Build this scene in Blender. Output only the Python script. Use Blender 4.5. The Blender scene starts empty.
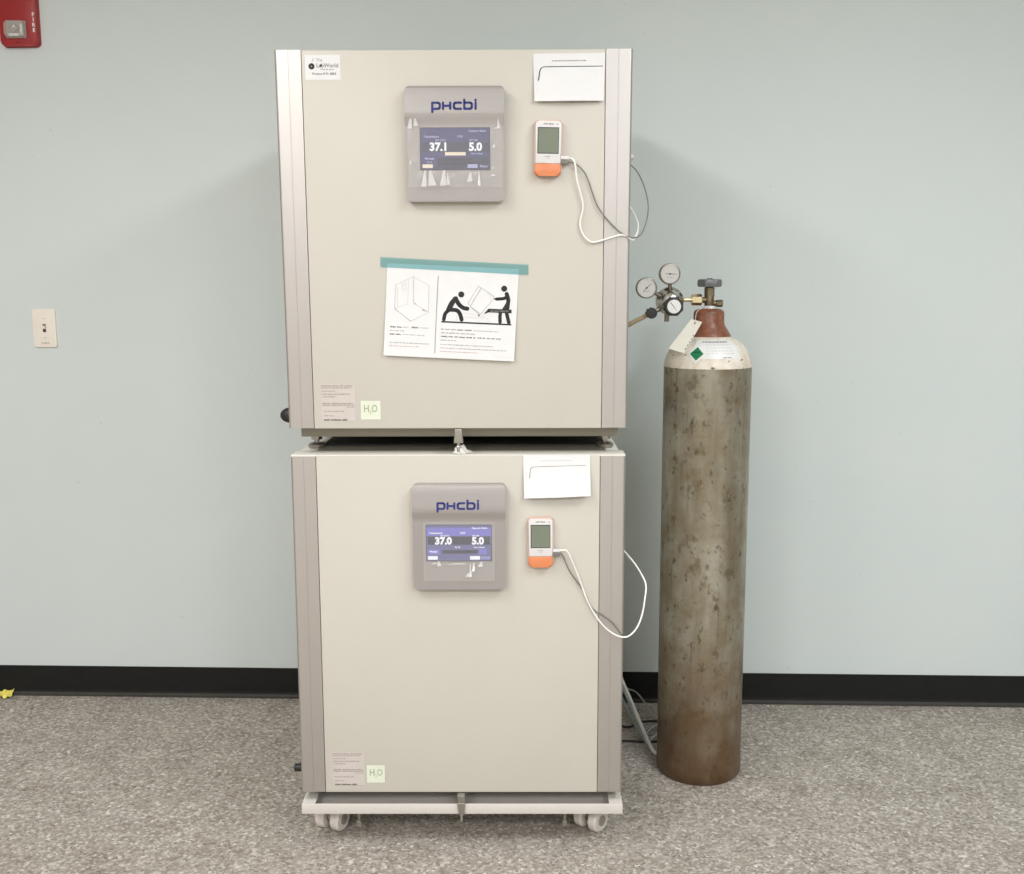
import bpy, bmesh, math, random
from mathutils import Vector, Matrix
random.seed(7)
sc = bpy.context.scene
COL = sc.collection
PI = math.pi

# ------------------------------------------------------------------ helpers
def lin(c):
    return tuple(((x / 255) / 12.92 if x / 255 <= 0.04045 else ((x / 255 + 0.055) / 1.055) ** 2.4) for x in c) + (1,)

class N:
    def __init__(s, name):
        s.m = bpy.data.materials.new(name); s.m.use_nodes = True
        s.t = s.m.node_tree; s.b = s.t.nodes['Principled BSDF']; s.out = s.t.nodes['Material Output']
    def n(s, typ, **kw):
        x = s.t.nodes.new(typ)
        for k, v in kw.items():
            if k in x.inputs: x.inputs[k].default_value = v
            else: setattr(x, k, v)
        return x
    def l(s, a, b): s.t.links.new(a, b)
    def coord(s, scale=(1, 1, 1)):
        tc = s.n('ShaderNodeTexCoord'); mp = s.n('ShaderNodeMapping'); mp.inputs['Scale'].default_value = scale
        s.l(tc.outputs['Object'], mp.inputs['Vector']); return mp.outputs[0]
    def noise(s, vec, scale, detail=3, rough=.5):
        x = s.n('ShaderNodeTexNoise'); x.inputs['Scale'].default_value = scale; x.inputs['Detail'].default_value = detail
        x.inputs['Roughness'].default_value = rough; s.l(vec, x.inputs['Vector']); return x.outputs['Fac']
    def ramp(s, fac, stops):
        x = s.n('ShaderNodeValToRGB'); e = x.color_ramp.elements
        while len(e) < len(stops): e.new(.5)
        for i, (p, c) in enumerate(stops):
            e[i].position = p; e[i].color = c if len(c) == 4 else tuple(c) + (1,)
        s.l(fac, x.inputs[0]); return x.outputs[0]
    def mix(s, fac, a, b, mode='MIX'):
        x = s.n('ShaderNodeMix'); x.data_type = 'RGBA'; x.blend_type = mode
        for i, v in ((0, fac), (6, a), (7, b)):
            if hasattr(v, 'links'): s.l(v, x.inputs[i])
            else: x.inputs[i].default_value = v
        return x.outputs[2]
    def bump(s, h, strength, dist):
        x = s.n('ShaderNodeBump'); x.inputs['Strength'].default_value = strength; x.inputs['Distance'].default_value = dist
        s.l(h, x.inputs['Height']); s.l(x.outputs[0], s.b.inputs['Normal'])

def mat(name, c, rough=.5, metal=0, spec=.5, var=0, scale=30, bump=0):
    k = N(name); k.b.inputs['Roughness'].default_value = rough; k.b.inputs['Metallic'].default_value = metal
    k.b.inputs['Specular IOR Level'].default_value = spec
    C = lin(c); v = k.coord(); f = k.noise(v, scale)
    a = max(var, .02)
    lo = tuple(x * (1 - a) for x in C[:3]) + (1,); hi = tuple(min(1, x * (1 + a)) for x in C[:3]) + (1,)
    k.l(k.ramp(f, [(.3, lo), (.7, hi)]), k.b.inputs['Base Color'])
    if bump: k.bump(k.noise(v, scale * 6), bump, .001)
    return k.m

def emis(name, c, strength, rough=.35):
    k = N(name); k.b.inputs['Base Color'].default_value = lin((20, 20, 28)); k.b.inputs['Roughness'].default_value = rough
    k.b.inputs['Emission Color'].default_value = lin(c); k.b.inputs['Emission Strength'].default_value = strength
    return k.m

class B:
    """collects shapes into one mesh with material slots"""
    def __init__(s, *mats): s.bm = bmesh.new(); s.mats = list(mats); s.mi = 0
    def m(s, i): s.mi = i; return s
    def _tag(s, faces):
        for f in faces: f.material_index = s.mi
    def face(s, pts):
        vs = [s.bm.verts.new(p) for p in pts]; f = s.bm.faces.new(vs); f.material_index = s.mi; return f
    def box(s, x0, x1, y0, y1, z0, z1, bev=0, seg=2):
        r = bmesh.ops.create_cube(s.bm, size=1, matrix=Matrix.Translation(((x0+x1)/2, (y0+y1)/2, (z0+z1)/2)) @ Matrix.Diagonal((x1-x0, y1-y0, z1-z0, 1)))
        vs = r['verts']; fs = {f for v in vs for f in v.link_faces}; s._tag(fs)
        if bev:
            es = list({e for v in vs for e in v.link_edges})
            bmesh.ops.bevel(s.bm, geom=es, offset=bev, segments=seg, profile=.5, affect='EDGES', material=-1)
    def lathe(s, prof, loc=(0, 0, 0), axis='Z', n=48, cap=True, ang=None, smooth=True):
        """prof: list of (r, h)"""
        loc = Vector(loc)
        R = {'Z': Matrix.Identity(3), 'X': Matrix.Rotation(PI/2, 3, 'Y'), 'Y': Matrix.Rotation(PI/2, 3, 'X')}[axis] if isinstance(axis, str) else Vector((0, 0, 1)).rotation_difference(Vector(axis).normalized()).to_matrix()
        rings = []
        for r, h in prof:
            rings.append([s.bm.verts.new(loc + R @ Vector((r*math.cos(2*PI*i/n), r*math.sin(2*PI*i/n), h))) for i in range(n)])
        for a, b in zip(rings, rings[1:]):
            for i in range(n):
                f = s.bm.faces.new((a[i], a[(i+1) % n], b[(i+1) % n], b[i])); f.material_index = s.mi; f.smooth = smooth
        if cap:
            f = s.bm.faces.new(rings[0][::-1]); f.material_index = s.mi
            f = s.bm.faces.new(rings[-1]); f.material_index = s.mi
    def cyl(s, r, h0, h1, loc=(0, 0, 0), axis='Z', n=32, bev=0):
        if bev: s.lathe([(r-bev, h0), (r, h0+bev), (r, h1-bev), (r-bev, h1)], loc, axis, n)
        else: s.lathe([(r, h0), (r, h1)], loc, axis, n)
    def tube(s, pts, r, n=10, sub=6):
        pts = [Vector(p) for p in pts]; P = []
        for i in range(len(pts)-1):
            p0 = pts[max(i-1, 0)]; p1 = pts[i]; p2 = pts[i+1]; p3 = pts[min(i+2, len(pts)-1)]
            for k in range(sub):
                t = k/sub
                P.append(.5*((2*p1)+(p2-p0)*t+(2*p0-5*p1+4*p2-p3)*t*t+(3*p1-p0-3*p2+p3)*t**3))
        P.append(pts[-1])
        up = Vector((.13, .3, .94)); rings = []
        for i, p in enumerate(P):
            d = (P[min(i+1, len(P)-1)]-P[max(i-1, 0)]).normalized()
            u = d.cross(up)
            if u.length < .05: u = d.cross(Vector((1, 0, 0)))
            u.normalize(); w = u.cross(d).normalized(); up = w
            rr = r(i/(len(P)-1)) if callable(r) else r
            rings.append([s.bm.verts.new(p+u*math.cos(2*PI*k/n)*rr+w*math.sin(2*PI*k/n)*rr) for k in range(n)])
        for a, b in zip(rings, rings[1:]):
            for k in range(n):
                f = s.bm.faces.new((a[k], a[(k+1) % n], b[(k+1) % n], b[k])); f.material_index = s.mi; f.smooth = True
        for q in (rings[0][::-1], rings[-1]):
            f = s.bm.faces.new(q); f.material_index = s.mi
    def prism(s, outline, y0, y1, bev=0, seg=3, plane='XZ'):
        """outline of (a,b), extruded from y0 (front) to y1"""
        def P(a, b, y): return (a, y, b) if plane == 'XZ' else (a, b, y)
        A = [s.bm.verts.new(P(a, b, y0)) for a, b in outline]; Bk = [s.bm.verts.new(P(a, b, y1)) for a, b in outline]
        fs = [s.bm.faces.new(A)]; n = len(A)
        fs.append(s.bm.faces.new(Bk[::-1]))
        for i in range(n): fs.append(s.bm.faces.new((A[(i+1) % n], A[i], Bk[i], Bk[(i+1) % n])))
        s._tag(fs)
        if bev:
            bmesh.ops.bevel(s.bm, geom=list(fs[0].edges), offset=bev, segments=seg, profile=.5, affect='EDGES', material=-1)
        return fs
    def build(s, name, parent=None, smooth_angle=None, loc=None):
        bmesh.ops.recalc_face_normals(s.bm, faces=s.bm.faces)
        me = bpy.data.meshes.new(name); s.bm.to_mesh(me); s.bm.free()
        for m in s.mats: me.materials.append(m)
        if smooth_angle:
            for p in me.polygons: p.use_smooth = True
            me.set_sharp_from_angle(angle=math.radians(smooth_angle))
        o = bpy.data.objects.new(name, me); COL.objects.link(o)
        if parent: o.parent = parent
        if loc: o.location = loc
        return o

def rrect(x0, x1, z0, z1, r, n=6):
    o = []
    for cx, cz, a in ((x1-r, z1-r, 0), (x0+r, z1-r, 90), (x0+r, z0+r, 180), (x1-r, z0+r, 270)):
        for i in range(n+1):
            t = math.radians(a+90*i/n); o.append((cx+r*math.cos(t), cz+r*math.sin(t)))
    return o

def text_mesh(s, size, bold=0.0, align='LEFT', sx=1.0, space=1.0):
    cu = bpy.data.curves.new('t', 'FONT'); cu.body = s; cu.size = size; cu.offset = bold; cu.align_x = align; cu.resolution_u = 3
    cu.space_character = space
    o = bpy.data.objects.new('t', cu); COL.objects.link(o)
    bpy.context.view_layer.update()
    me = bpy.data.meshes.new_from_object(o.evaluated_get(bpy.context.evaluated_depsgraph_get()))
    bpy.data.objects.remove(o); bpy.data.curves.remove(cu)
    v = [(p.co.x*sx, p.co.y) for p in me.vertices]; f = [list(p.vertices) for p in me.polygons]
    bpy.data.meshes.remove(me); return v, f

class Flat:
    """printed matter: 2-D shapes laid on a surface given by F(u,v,lift)->xyz"""
    def __init__(s, mats, F): s.b = B(*mats); s.F = F
    def poly(s, pts, mi, lift): s.b.m(mi).face([s.F(u, v, lift) for u, v in pts])
    def rect(s, u0, u1, v0, v1, mi, lift, nu=1, nv=1):
        for i in range(nu):
            for j in range(nv):
                a0 = u0+(u1-u0)*i/nu; a1 = u0+(u1-u0)*(i+1)/nu; b0 = v0+(v1-v0)*j/nv; b1 = v0+(v1-v0)*(j+1)/nv
                s.poly([(a0, b0), (a1, b0), (a1, b1), (a0, b1)], mi, lift)
    def stroke(s, pts, w, mi, lift, caps=True):
        for (a, b), (c, d) in zip(pts, pts[1:]):
            L = math.hypot(c-a, d-b) or 1e-9; nx, ny = -(d-b)/L*w/2, (c-a)/L*w/2
            s.poly([(a-nx, b-ny), (c-nx, d-ny), (c+nx, d+ny), (a+nx, b+ny)], mi, lift)
        if caps:
            for a, b in pts: s.disc(a, b, w/2, mi, lift, 10)
    def disc(s, u, v, r, mi, lift, n=24, ry=None):
        ry = ry or r
        s.poly([(u+r*math.cos(2*PI*i/n), v+ry*math.sin(2*PI*i/n)) for i in range(n)], mi, lift)
    def text(s, t, u, v, size, mi, lift, bold=0.0, align='LEFT', sx=1.0, flip=1, space=1.0):
        vs, fs = text_mesh(t, size, bold, align, sx, space)
        w = [s.b.bm.verts.new(s.F(u+a, v+flip*b, lift)) for a, b in vs]
        for f in fs:
            try:
                q = s.b.bm.faces.new([w[i] for i in f]); q.material_index = mi
            except ValueError: pass
    def greek(s, u0, u1, v, h, mi, lift, seed=1, dense=.8, word=(3, 9)):
        """a line of print too small to read: rows of letter-sized strokes in words"""
        rn = random.Random(seed); u = u0
        while u < u1 - h:
            for _ in range(rn.randint(*word)):
                w = h*rn.uniform(.35, .62)
                if u + w > u1: break
                s.rect(u, u+w*dense, v-h*rn.choice((.5, .5, .35)), v+h*rn.choice((.25, .5, .3)), mi, lift)
                u += w
            u += h*.55
    def build(s, name, parent=None): return s.b.build(name, parent)

def thing(name, label, cat, loc=(0, 0, 0), rot=(0, 0, 0), group=None):
    o = bpy.data.objects.new(name, None); COL.objects.link(o); o.empty_display_size = .05
    o.location = loc; o.rotation_euler = rot; o['label'] = label; o['category'] = cat
    if group: o['group'] = group
    return o
def tag(o, label, cat, group=None):
    o['label'] = label; o['category'] = cat
    if group: o['group'] = group
    return o

# ------------------------------------------------------------------ materials
def wall_mat():
    k = N('wall_paint'); v = k.coord(); k.b.inputs['Roughness'].default_value = .75
    f = k.noise(v, 2.2, 4); C = k.ramp(f, [(.3, lin((208, 216, 213))), (.7, lin((212, 219, 216)))])
    sp = k.noise(v, 38, 2); C = k.mix(k.ramp(sp, [(.74, (0, 0, 0)), (.80, (.35, .35, .35))]), C, lin((150, 160, 160)))
    k.l(C, k.b.inputs['Base Color']); k.bump(k.noise(v, 260, 3), .12, .0015); return k.m
def carpet_mat():
    k = N('carpet'); v = k.coord(); k.b.inputs['Roughness'].default_value = .95; k.b.inputs['Specular IOR Level'].default_value = .1
    vo = k.n('ShaderNodeTexVoronoi'); vo.inputs['Scale'].default_value = 150; k.l(v, vo.inputs['Vector'])
    sep = k.n('ShaderNodeSeparateColor'); k.l(vo.outputs['Color'], sep.inputs[0])
    C = k.ramp(sep.outputs[0], [(0, lin((122, 109, 96))), (.16, lin((159, 150, 137))), (.5, lin((186, 178, 168))), (.82, lin((210, 203, 194))), (1, lin((249, 246, 238)))])
    big = k.noise(v, 9, 4); C = k.mix(.35, C, k.ramp(big, [(.3, lin((148, 140, 129))), (.7, lin((203, 196, 185)))]))
    med = k.noise(v, 60, 3, .7); C = k.mix(k.ramp(med, [(.35, (.5, .5, .5)), (.6, (0, 0, 0))]), C, lin((140, 129, 116)))
    k.l(C, k.b.inputs['Base Color']); k.bump(k.noise(v, 330, 4, .7), .8, .004); return k.m
M = dict(
    wall=wall_mat(), carpet=carpet_mat(),
    ceil=mat('ceiling_tile', (232, 230, 224), .9), roomwall=mat('room_wall', (160, 158, 154), .8),
    base=mat('black_rubber', (27, 27, 25), .6, spec=.25, var=.1), toe=mat('rubber_toe', (56, 53, 48), .7, var=.15),
    cream=mat('cream_enamel', (199, 194, 182), .42, var=.015, scale=3, spec=.35),
    body=mat('cabinet_enamel', (226, 221, 210), .4, spec=.4),
    silver=mat('silver_trim', (194, 189, 184), .42, .85, var=.02, scale=2),
    groove=mat('trim_groove', (150, 143, 134), .5, .3),
    seam=mat('dark_seam', (120, 112, 98), .7),
    chassis=mat('chassis_metal', (150, 146, 132), .5, .2), dark=mat('slot_black', (22, 20, 18), .7),
    mat_=mat('stacking_mat', (66, 68, 66), .8),  # dark tone painted for the shade between the stacked units
    panel=mat('silver_plastic', (166, 161, 157), .40, .4, var=.015, scale=4),
    logo=mat('logo_blue', (40, 44, 118), .5), chrome=mat('chrome', (205, 203, 198), .22, 1), steel=mat('zinc_steel', (170, 166, 158), .35, .9),
    white=mat('paper_white', (224, 223, 221), .7), ink=mat('ink_black', (38, 34, 34), .7), grey=mat('ink_grey', (138, 132, 128), .8),
    faint=mat('ink_faint', (202, 199, 196), .8), red=mat('ink_red', (196, 150, 142), .8), tape=None,
    lbl=mat('label_film', (200, 191, 184), .5), lblink=mat('label_print', (172, 160, 152), .7), note=mat('pale_green_paper', (220, 224, 204), .7), green=mat('pen_green', (158, 176, 138), .7),
    orange=mat('orange_plastic', (218, 132, 86), .4), pinkor=mat('peach_rubber', (212, 182, 166), .5), wplastic=mat('white_plastic', (220, 216, 214), .35),
    lcd=mat('lcd_green', (118, 126, 108), .3), ivory=mat('ivory_plastic', (240, 231, 218), .35), ivdark=mat('ivory_shadow_slot', (120, 108, 92), .5),
    fire=mat('alarm_red', (158, 40, 42), .35), rubber=mat('black_knob', (40, 38, 36), .5),
    caster=mat('caster_white', (226, 218, 208), .45), castgrey=mat('caster_grey', (150, 143, 132), .5),
    frame=mat('base_frame_enamel', (210, 204, 196), .4), brass=mat('brass', (226, 208, 166), .28, 1), dbrass=mat('tarnished_brass', (118, 106, 84), .45, .8),
    wheelgrey=mat('handwheel_grey', (110, 112, 112), .45, .3), gdial=mat('gauge_face', (208, 205, 199), .3), wdial=mat('dial_white', (232, 232, 229), .3),
    grim=mat('gauge_rim', (140, 134, 124), .3, .9), tagp=mat('manila_tag', (218, 213, 199), .7, var=.03), string=mat('string_white', (215, 210, 198), .8),
    hosetan=mat('hose_tan', (176, 158, 128), .5), hazard=mat('hazard_green', (14, 122, 76), .4), hazdark=mat('hazard_dark', (8, 78, 50), .4),
    cwhite=mat('cable_white', (240, 238, 232), .4), cgrey=mat('cable_grey', (118, 114, 106), .4), cblack=mat('cable_black', (28, 28, 28), .4),
    yellow=mat('yellow_paper', (240, 226, 110), .7, var=.08, scale=60), tissue=mat('tissue_white', (246, 244, 236), .9), ptape=mat('neck_tape', (228, 224, 222), .6),
    scr=emis('screen_blue', (88, 88, 142), .55), scrgrey=emis('screen_slate', (82, 86, 108), .5), scrdark=emis('screen_dark', (66, 68, 92), .45),
    scrw=emis('screen_white', (245, 245, 250), 1.0), scrl=emis('screen_lilac', (190, 190, 232), .8), scrcream=emis('screen_cream', (246, 228, 200), .95),
    scrb2=emis('screen_bright_blue', (134, 130, 222), .75), scrb3=emis('screen_mid_blue', (124, 124, 180), .6), scrdk2=emis('screen_navy', (60, 60, 88), .45), lav=emis('button_lavender', (160, 158, 216), .75),
)
def film_mat(name, c, a, rough):
    k = N(name); k.b.inputs['Base Color'].default_value = lin(c); k.b.inputs['Roughness'].default_value = rough
    k.b.inputs['Alpha'].default_value = a; k.b.inputs['Specular IOR Level'].default_value = .9
    f = k.noise(k.coord(), 140, 2); k.bump(f, .25, .002); return k.m
M['tape'] = N('teal_tape')
_k = M['tape']; _tr = _k.n('ShaderNodeBsdfTransparent'); _tr.inputs[0].default_value = (.60, .84, .87, 1); _mx = _k.n('ShaderNodeMixShader'); _mx.inputs[0].default_value = .30
_k.b.inputs['Base Color'].default_value = lin((138, 172, 170)); _k.l(_tr.outputs[0], _mx.inputs[1]); _k.l(_k.b.outputs[0], _mx.inputs[2]); _k.l(_mx.outputs[0], _k.out.inputs[0]); M['tape'] = _k.m
M['film'] = film_mat('clear_film', (235, 232, 228), .14, .12)
M['filmfold'] = film_mat('film_fold', (246, 244, 240), .45, .15)
M['tubeclear'] = film_mat('clear_tube', (190, 196, 194), .55, .15)
M['glass'] = film_mat('lens_clear', (225, 222, 216), .28, .08)
def steel_bottle():
    k = N('weathered_steel'); v = k.coord(); k.b.inputs['Roughness'].default_value = .42; k.b.inputs['Metallic'].default_value = .6
    vs = k.coord((1, 1, .16)); vh = k.coord((1, 1, 2.6))
    C = k.ramp(k.noise(vs, 16, 6, .6), [(.28, lin((129, 121, 101))), (.5, lin((160, 154, 136))), (.72, lin((184, 179, 165)))])
    C = k.mix(k.ramp(k.noise(v, 11, 5, .65), [(.42, (0, 0, 0)), (.68, (.7, .7, .7))]), C, lin((129, 112, 83)))
    C = k.mix(k.ramp(k.noise(k.coord((1, 1, .6)), 48, 4, .6), [(.60, (0, 0, 0)), (.68, (.75, .75, .75))]), C, lin((90, 77, 57)))
    C = k.mix(k.ramp(k.noise(k.coord((1, 1, .8)), 24, 5, .7), [(.56, (0, 0, 0)), (.66, (.6, .6, .6))]), C, lin((98, 84, 62)))
    C = k.mix(k.ramp(k.noise(k.coord((1, 1, .07)), 70, 3), [(.62, (0, 0, 0)), (.74, (.45, .45, .45))]), C, lin((92, 83, 63)))
    tc = k.n('ShaderNodeTexCoord'); sp = k.n('ShaderNodeSeparateXYZ'); k.l(tc.outputs['Object'], sp.inputs[0]); z = sp.outputs[2]
    ad = k.n('ShaderNodeMath', operation='MULTIPLY_ADD'); k.l(k.noise(v, 14, 5), ad.inputs[0]); ad.inputs[1].default_value = .5; k.l(z, ad.inputs[2])
    # rust creeping up from the foot; the shade low down is in this brown too
    C = k.mix(k.ramp(ad.outputs[0], [(.26, (.85, .85, .85)), (.72, (.0, .0, .0))]), C, lin((104, 74, 46)))
    k.l(C, k.b.inputs['Base Color']); k.bump(k.noise(v, 90, 4), .25, .002); return k.m
def white_paint():
    k = N('chipped_white_paint'); v = k.coord(); k.b.inputs['Roughness'].default_value = .5
    C = k.ramp(k.noise(v, 30, 5, .6), [(.3, lin((206, 194, 170))), (.6, lin((236, 229, 216)))])
    C = k.mix(k.ramp(k.noise(v, 75, 3), [(.66, (0, 0, 0)), (.72, (1, 1, 1))]), C, lin((110, 100, 84)))
    k.l(C, k.b.inputs['Base Color']); return k.m
def rust_paint():
    k = N('brown_paint'); v = k.coord(); k.b.inputs['Roughness'].default_value = .38
    C = k.ramp(k.noise(v, 60, 5, .7), [(.3, lin((102, 60, 42))), (.6, lin((142, 90, 66))), (.8, lin((182, 134, 108)))])
    k.l(C, k.b.inputs['Base Color']); k.bump(k.noise(v, 120, 3), .4, .002); return k.m
M['bottle'] = steel_bottle(); M['bwhite'] = white_paint(); M['rust'] = rust_paint()

# ------------------------------------------------------------------ room
def structure(o): o['kind'] = 'structure'; return o
WY, WYAW = .9025, -.03173
XL, XR, YF, ZC = -3.3, 3.7, -7.2, 2.75
def wall_pt(s, z, off=0):   # on the back wall: s along, off towards the camera
    return Vector((s*math.cos(WYAW)+off*math.sin(WYAW), WY+s*math.sin(WYAW)-off*math.cos(WYAW), z))
b = B(M['carpet']); b.box(XL-.1, XR+.1, YF-.1, 1.2, -.06, 0); structure(b.build('floor'))
b = B(M['ceil']); b.box(XL-.1, XR+.1, YF-.1, 1.2, ZC, ZC+.08); structure(b.build('ceiling'))
b = B(M['wall']); b.box(XL-.2, XR+.2, 0, .1, 0, ZC); o = structure(b.build('wall_back')); o.location = (0, WY, 0); o.rotation_euler = (0, 0, WYAW)
b = B(M['roomwall']); b.box(XL-.1, XL, YF, 1.1, 0, ZC); structure(b.build('wall_left'))
b = B(M['roomwall']); b.box(XR, XR+.1, YF, 1.1, 0, ZC); structure(b.build('wall_right'))
b = B(M['roomwall']); b.box(XL-.1, XR+.1, YF-.1, YF, 0, ZC); structure(b.build('wall_front'))
# cove baseboard: upright band with a small curved toe
b = B(M['base'], M['toe'])
prof = [(-.0005, .102), (-.0035, .1005), (-.004, .02), (-.006, .013), (-.010, .007), (-.0105, 0), (-.0005, 0)]
for i in range(len(prof)-1):
    (a, z0), (c, z1) = prof[i], prof[i+1]
    b.m(1 if i in (3, 4) else 0).face([(XL-.1, a, z0), (XR+.1, a, z0), (XR+.1, c, z1), (XL-.1, c, z1)])
o = structure(b.build('baseboard_back')); o.location = (0, WY, 0); o.rotation_euler = (0, 0, WYAW)

# ------------------------------------------------------------------ incubators
W2 = .385; SEAM = .3272; DH = .8232
def door_flat(mats, y0):
    return Flat(mats, lambda u, v, l: (u, y0-l, v))
LET = {  # the maker's logo in strokes on a 0..1 grid
    'p': [[(0, -.32), (0, .62)], [(0, .62), (.5, .62), (.62, .5), (.62, .12), (.5, 0), (0, 0)]],
    'H': [[(0, 0), (0, .62)], [(0, .31), (.6, .31)], [(.6, 0), (.6, .62)]],
    'c': [[(.58, .62), (.12, .62), (0, .5), (0, .12), (.12, 0), (.58, 0)]],
    'b': [[(0, .92), (0, 0), (.5, 0), (.62, .12), (.62, .5), (.5, .62), (0, .62)]],
    'i': [[(0, 0), (0, .62)], [(0, .86), (0, .90)]]}
def control_panel(parent, zb, x0, x1, h0, h1, upper):
    """moulded silver display housing on the door; top lip slopes into the screen recess"""
    b = B(M['panel'])
    D = .030
    h0 += zb; h1 += zb; H = h1-h0
    fs = b.prism(rrect(x0, x1, h0, h1, .011, 6), -D, .001)
    def g(t):  # t: 0 bottom .. 1 top -> depth of the face (out of the door)
        P = [(0, .0185), (.02, .0212), (.60, .0242), (.66, .0242), (.70, .0262), (.74, .0296), (.78, .0300), (.93, .0262), (.985, .0240), (1, .0210)]
        for (a, p), (c, q) in zip(P, P[1:]):
            if a <= t <= c: return p+(q-p)*(t-a)/(c-a)
        return P[-1][1]
    for i in range(1, 48):
        z = h0+H*i/48
        bmesh.ops.bisect_plane(b.bm, geom=b.bm.verts[:]+b.bm.edges[:]+b.bm.faces[:], plane_co=(0, 0, z), plane_no=(0, 0, 1), dist=1e-6)
    for v in b.bm.verts:
        if v.co.y < -.02: v.co.y = -g((v.co.z-h0)/H)
    p = b.build('control_panel', parent, 35)
    # logo
    ls = Flat([M['logo']], lambda u, v, l: (u, -g((v-h0)/H)-l, v))
    lx = -.0445 if upper else -.0460; lz = zb+(.6965 if upper else .7030)
    for ch, at in (('p', 0), ('H', .0229), ('c', .0462), ('b', .0684), ('i', .0925)):
        for st in LET[ch]:
            ls.stroke([(lx+at+a*.0258, lz+c*.0205) for a, c in st], .0049, 0, .0006)
    ls.build('logo', p)
    # screen, a backlit display flush in the recess
    sx0, sx1 = (-.0715, .077) if upper else (-.0728, .0762)
    sz0, sz1 = (zb+.5715, zb+.6575) if upper else (zb+.580, zb+.6635)
    w, h = sx1-sx0, sz1-sz0
    fr = B(M['rubber']); fr.box(sx0-.0012, sx1+.0012, -.0245, -.0225, sz0-.0012, sz1+.0012); 
    mats = [M['scr'], M['scrgrey'], M['scrdark'], M['scrw'], M['scrl'], M['scrcream'], M['scrb2'], M['scrb3'], M['scrdk2'], M['lav'], M['rubber']]
    S = Flat(mats, lambda u, v, l: (sx0+u*w, -.0252-l, sz0+v*h))
    S.b.m(10).box(sx0-.0012, sx1+.0012, -.0250, -.0222, sz0-.0012, sz1+.0012)
    A = w/h
    def T(t, u, v, size, mi, bold=0, align='LEFT'):   # size as a fraction of the screen height
        vs, f = text_mesh(t, size, bold, align)
        q = [S.b.bm.verts.new(S.F(u+a/A, v+c, .0006)) for a, c in vs]
        for k in f:
            try:
                g_ = S.b.bm.faces.new([q[i] for i in k]); g_.material_index = mi
            except ValueError: pass
    if upper:
        S.rect(0, 1, 0, 1, 0, 0); S.rect(0, 1, .66, .86, 0, .0001)
        S.rect(.02, .99, .42, .66, 1, .0002); S.rect(.24, .98, .02, .28, 1, .0002); S.rect(.25, .74, .2, .27, 2, .0003); S.rect(.25, .74, .1, .17, 2, .0003)
        T('37.1', .13, .455, .27, 3, .012); T('5.0', .70, .455, .27, 3, .012)
        S.rect(.355, .655, .335, .415, 5, .0004)
        T('Operator Mode', .70, .905, .066, 4, .002); T('Temperature', .05, .77, .07, 4, .002); T('CO2', .53, .77, .07, 4, .002)
        T('SET 37.0\u00b0C', .22, .685, .055, 4, .002); T('SET 5.0%', .71, .685, .055, 4, .002); T('Door Closed', .73, .36, .055, 4, .002)
        T('Message', .06, .24, .07, 4, .002); T('ID 01', .09, .15, .06, 4, .001)
        S.rect(.025, .175, .03, .12, 5, .0004); S.rect(.68, .825, .03, .12, 4, .0004); T('Menu', .86, .045, .085, 4, .002)
    else:
        S.rect(0, 1, 0, 1, 7, 0); S.rect(0, 1, .70, .93, 6, .0001)
        S.rect(.02, .98, .45, .68, 8, .0002); S.rect(.24, .79, .2, .30, 8, .0003); S.rect(.02, .20, .18, .32, 6, .0003); S.rect(.20, .65, .02, .16, 7, .0002); S.rect(.81, .93, .18, .33, 6, .0003)
        T('37.0', .13, .47, .27, 3, .014); T('5.0', .70, .47, .27, 3, .014)
        T('Operator Mode', .70, .90, .066, 3, .002); T('Temperature', .04, .76, .07, 3, .002); T('CO2', .52, .76, .07, 3, .002)
        T('SET 37.0\u00b0C', .22, .685, .05, 3, .002); T('SET 5.0%', .71, .685, .05, 3, .002); T('Rh 95', .44, .36, .06, 3, .002); T('Door Closed', .73, .36, .055, 3, .002)
        T('Message', .05, .24, .06, 3, .002)
        S.rect(.02, .17, .03, .13, 3, .0004); S.rect(.67, .825, .03, .13, 3, .0004); S.rect(.84, .98, .04, .12, 9, .0004)
    S.build('display_screen', p)
    # protective film left on the housing: thin sheet with creases standing up from it
    F = Flat([M['film'], M['filmfold']], lambda u, v, l: (u, -l, zb+v))
    rn = random.Random(3 if upper else 5)
    if upper:
        u0, u1, v0, v1 = -.098, .104, .533, .683
    else:
        u0, u1, v0, v1 = -.080, .084, .532, .672
    nu, nv = 22, 16; gv = {}
    for i in range(nu+1):
        for j in range(nv+1):
            u = u0+(u1-u0)*i/nu; v = v0+(v1-v0)*j/nv
            edge = min(i, nu-i, j, nv-j) == 0
            onscr = sx0-.003 < u < sx1+.003 and sz0-zb-.003 < v < sz1-zb+.003
            l = max(.0258, g((zb+v-h0)/H)+.0012)+(rn.uniform(0, .0004) if onscr else rn.uniform(0, .0022 if upper else .001))
            gv[i, j] = F.b.bm.verts.new((u, -l-.0006, zb+v))
    for i in range(nu):
        for j in range(nv):
            f = F.b.bm.faces.new((gv[i, j], gv[i+1, j], gv[i+1, j+1], gv[i, j+1])); f.smooth = False
    # creased folds: small facets tilted upwards
    if upper: folds = [(-.070, .534, .012, .036, 1), (-.055, .536, .018, .034, -1), (-.030, .536, .014, .034, 1), (-.016, .538, .008, .026, -1), (.028, .544, .012, .022, 1), (.052, .536, .006, .034, -1), (-.098, .655, .010, .026, 1), (-.085, .66, .010, .022, -1), (.086, .654, .012, .006, 1), (.094, .656, .006, .024, -1), (.078, .556, .012, .005, 1), (-.096, .582, .005, .008, 1), (.083, .615, .006, .010, 1)]
    else: folds = [(.016, .542, .014, .010, 1), (.026, .544, .006, .030, -1), (.032, .556, .006, .020, 1), (.045, .566, .012, .012, 1), (-.062, .572, .014, .004, 1), (-.048, .568, .010, .012, -1), (-.03, .571, .05, .003, 1)]
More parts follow.
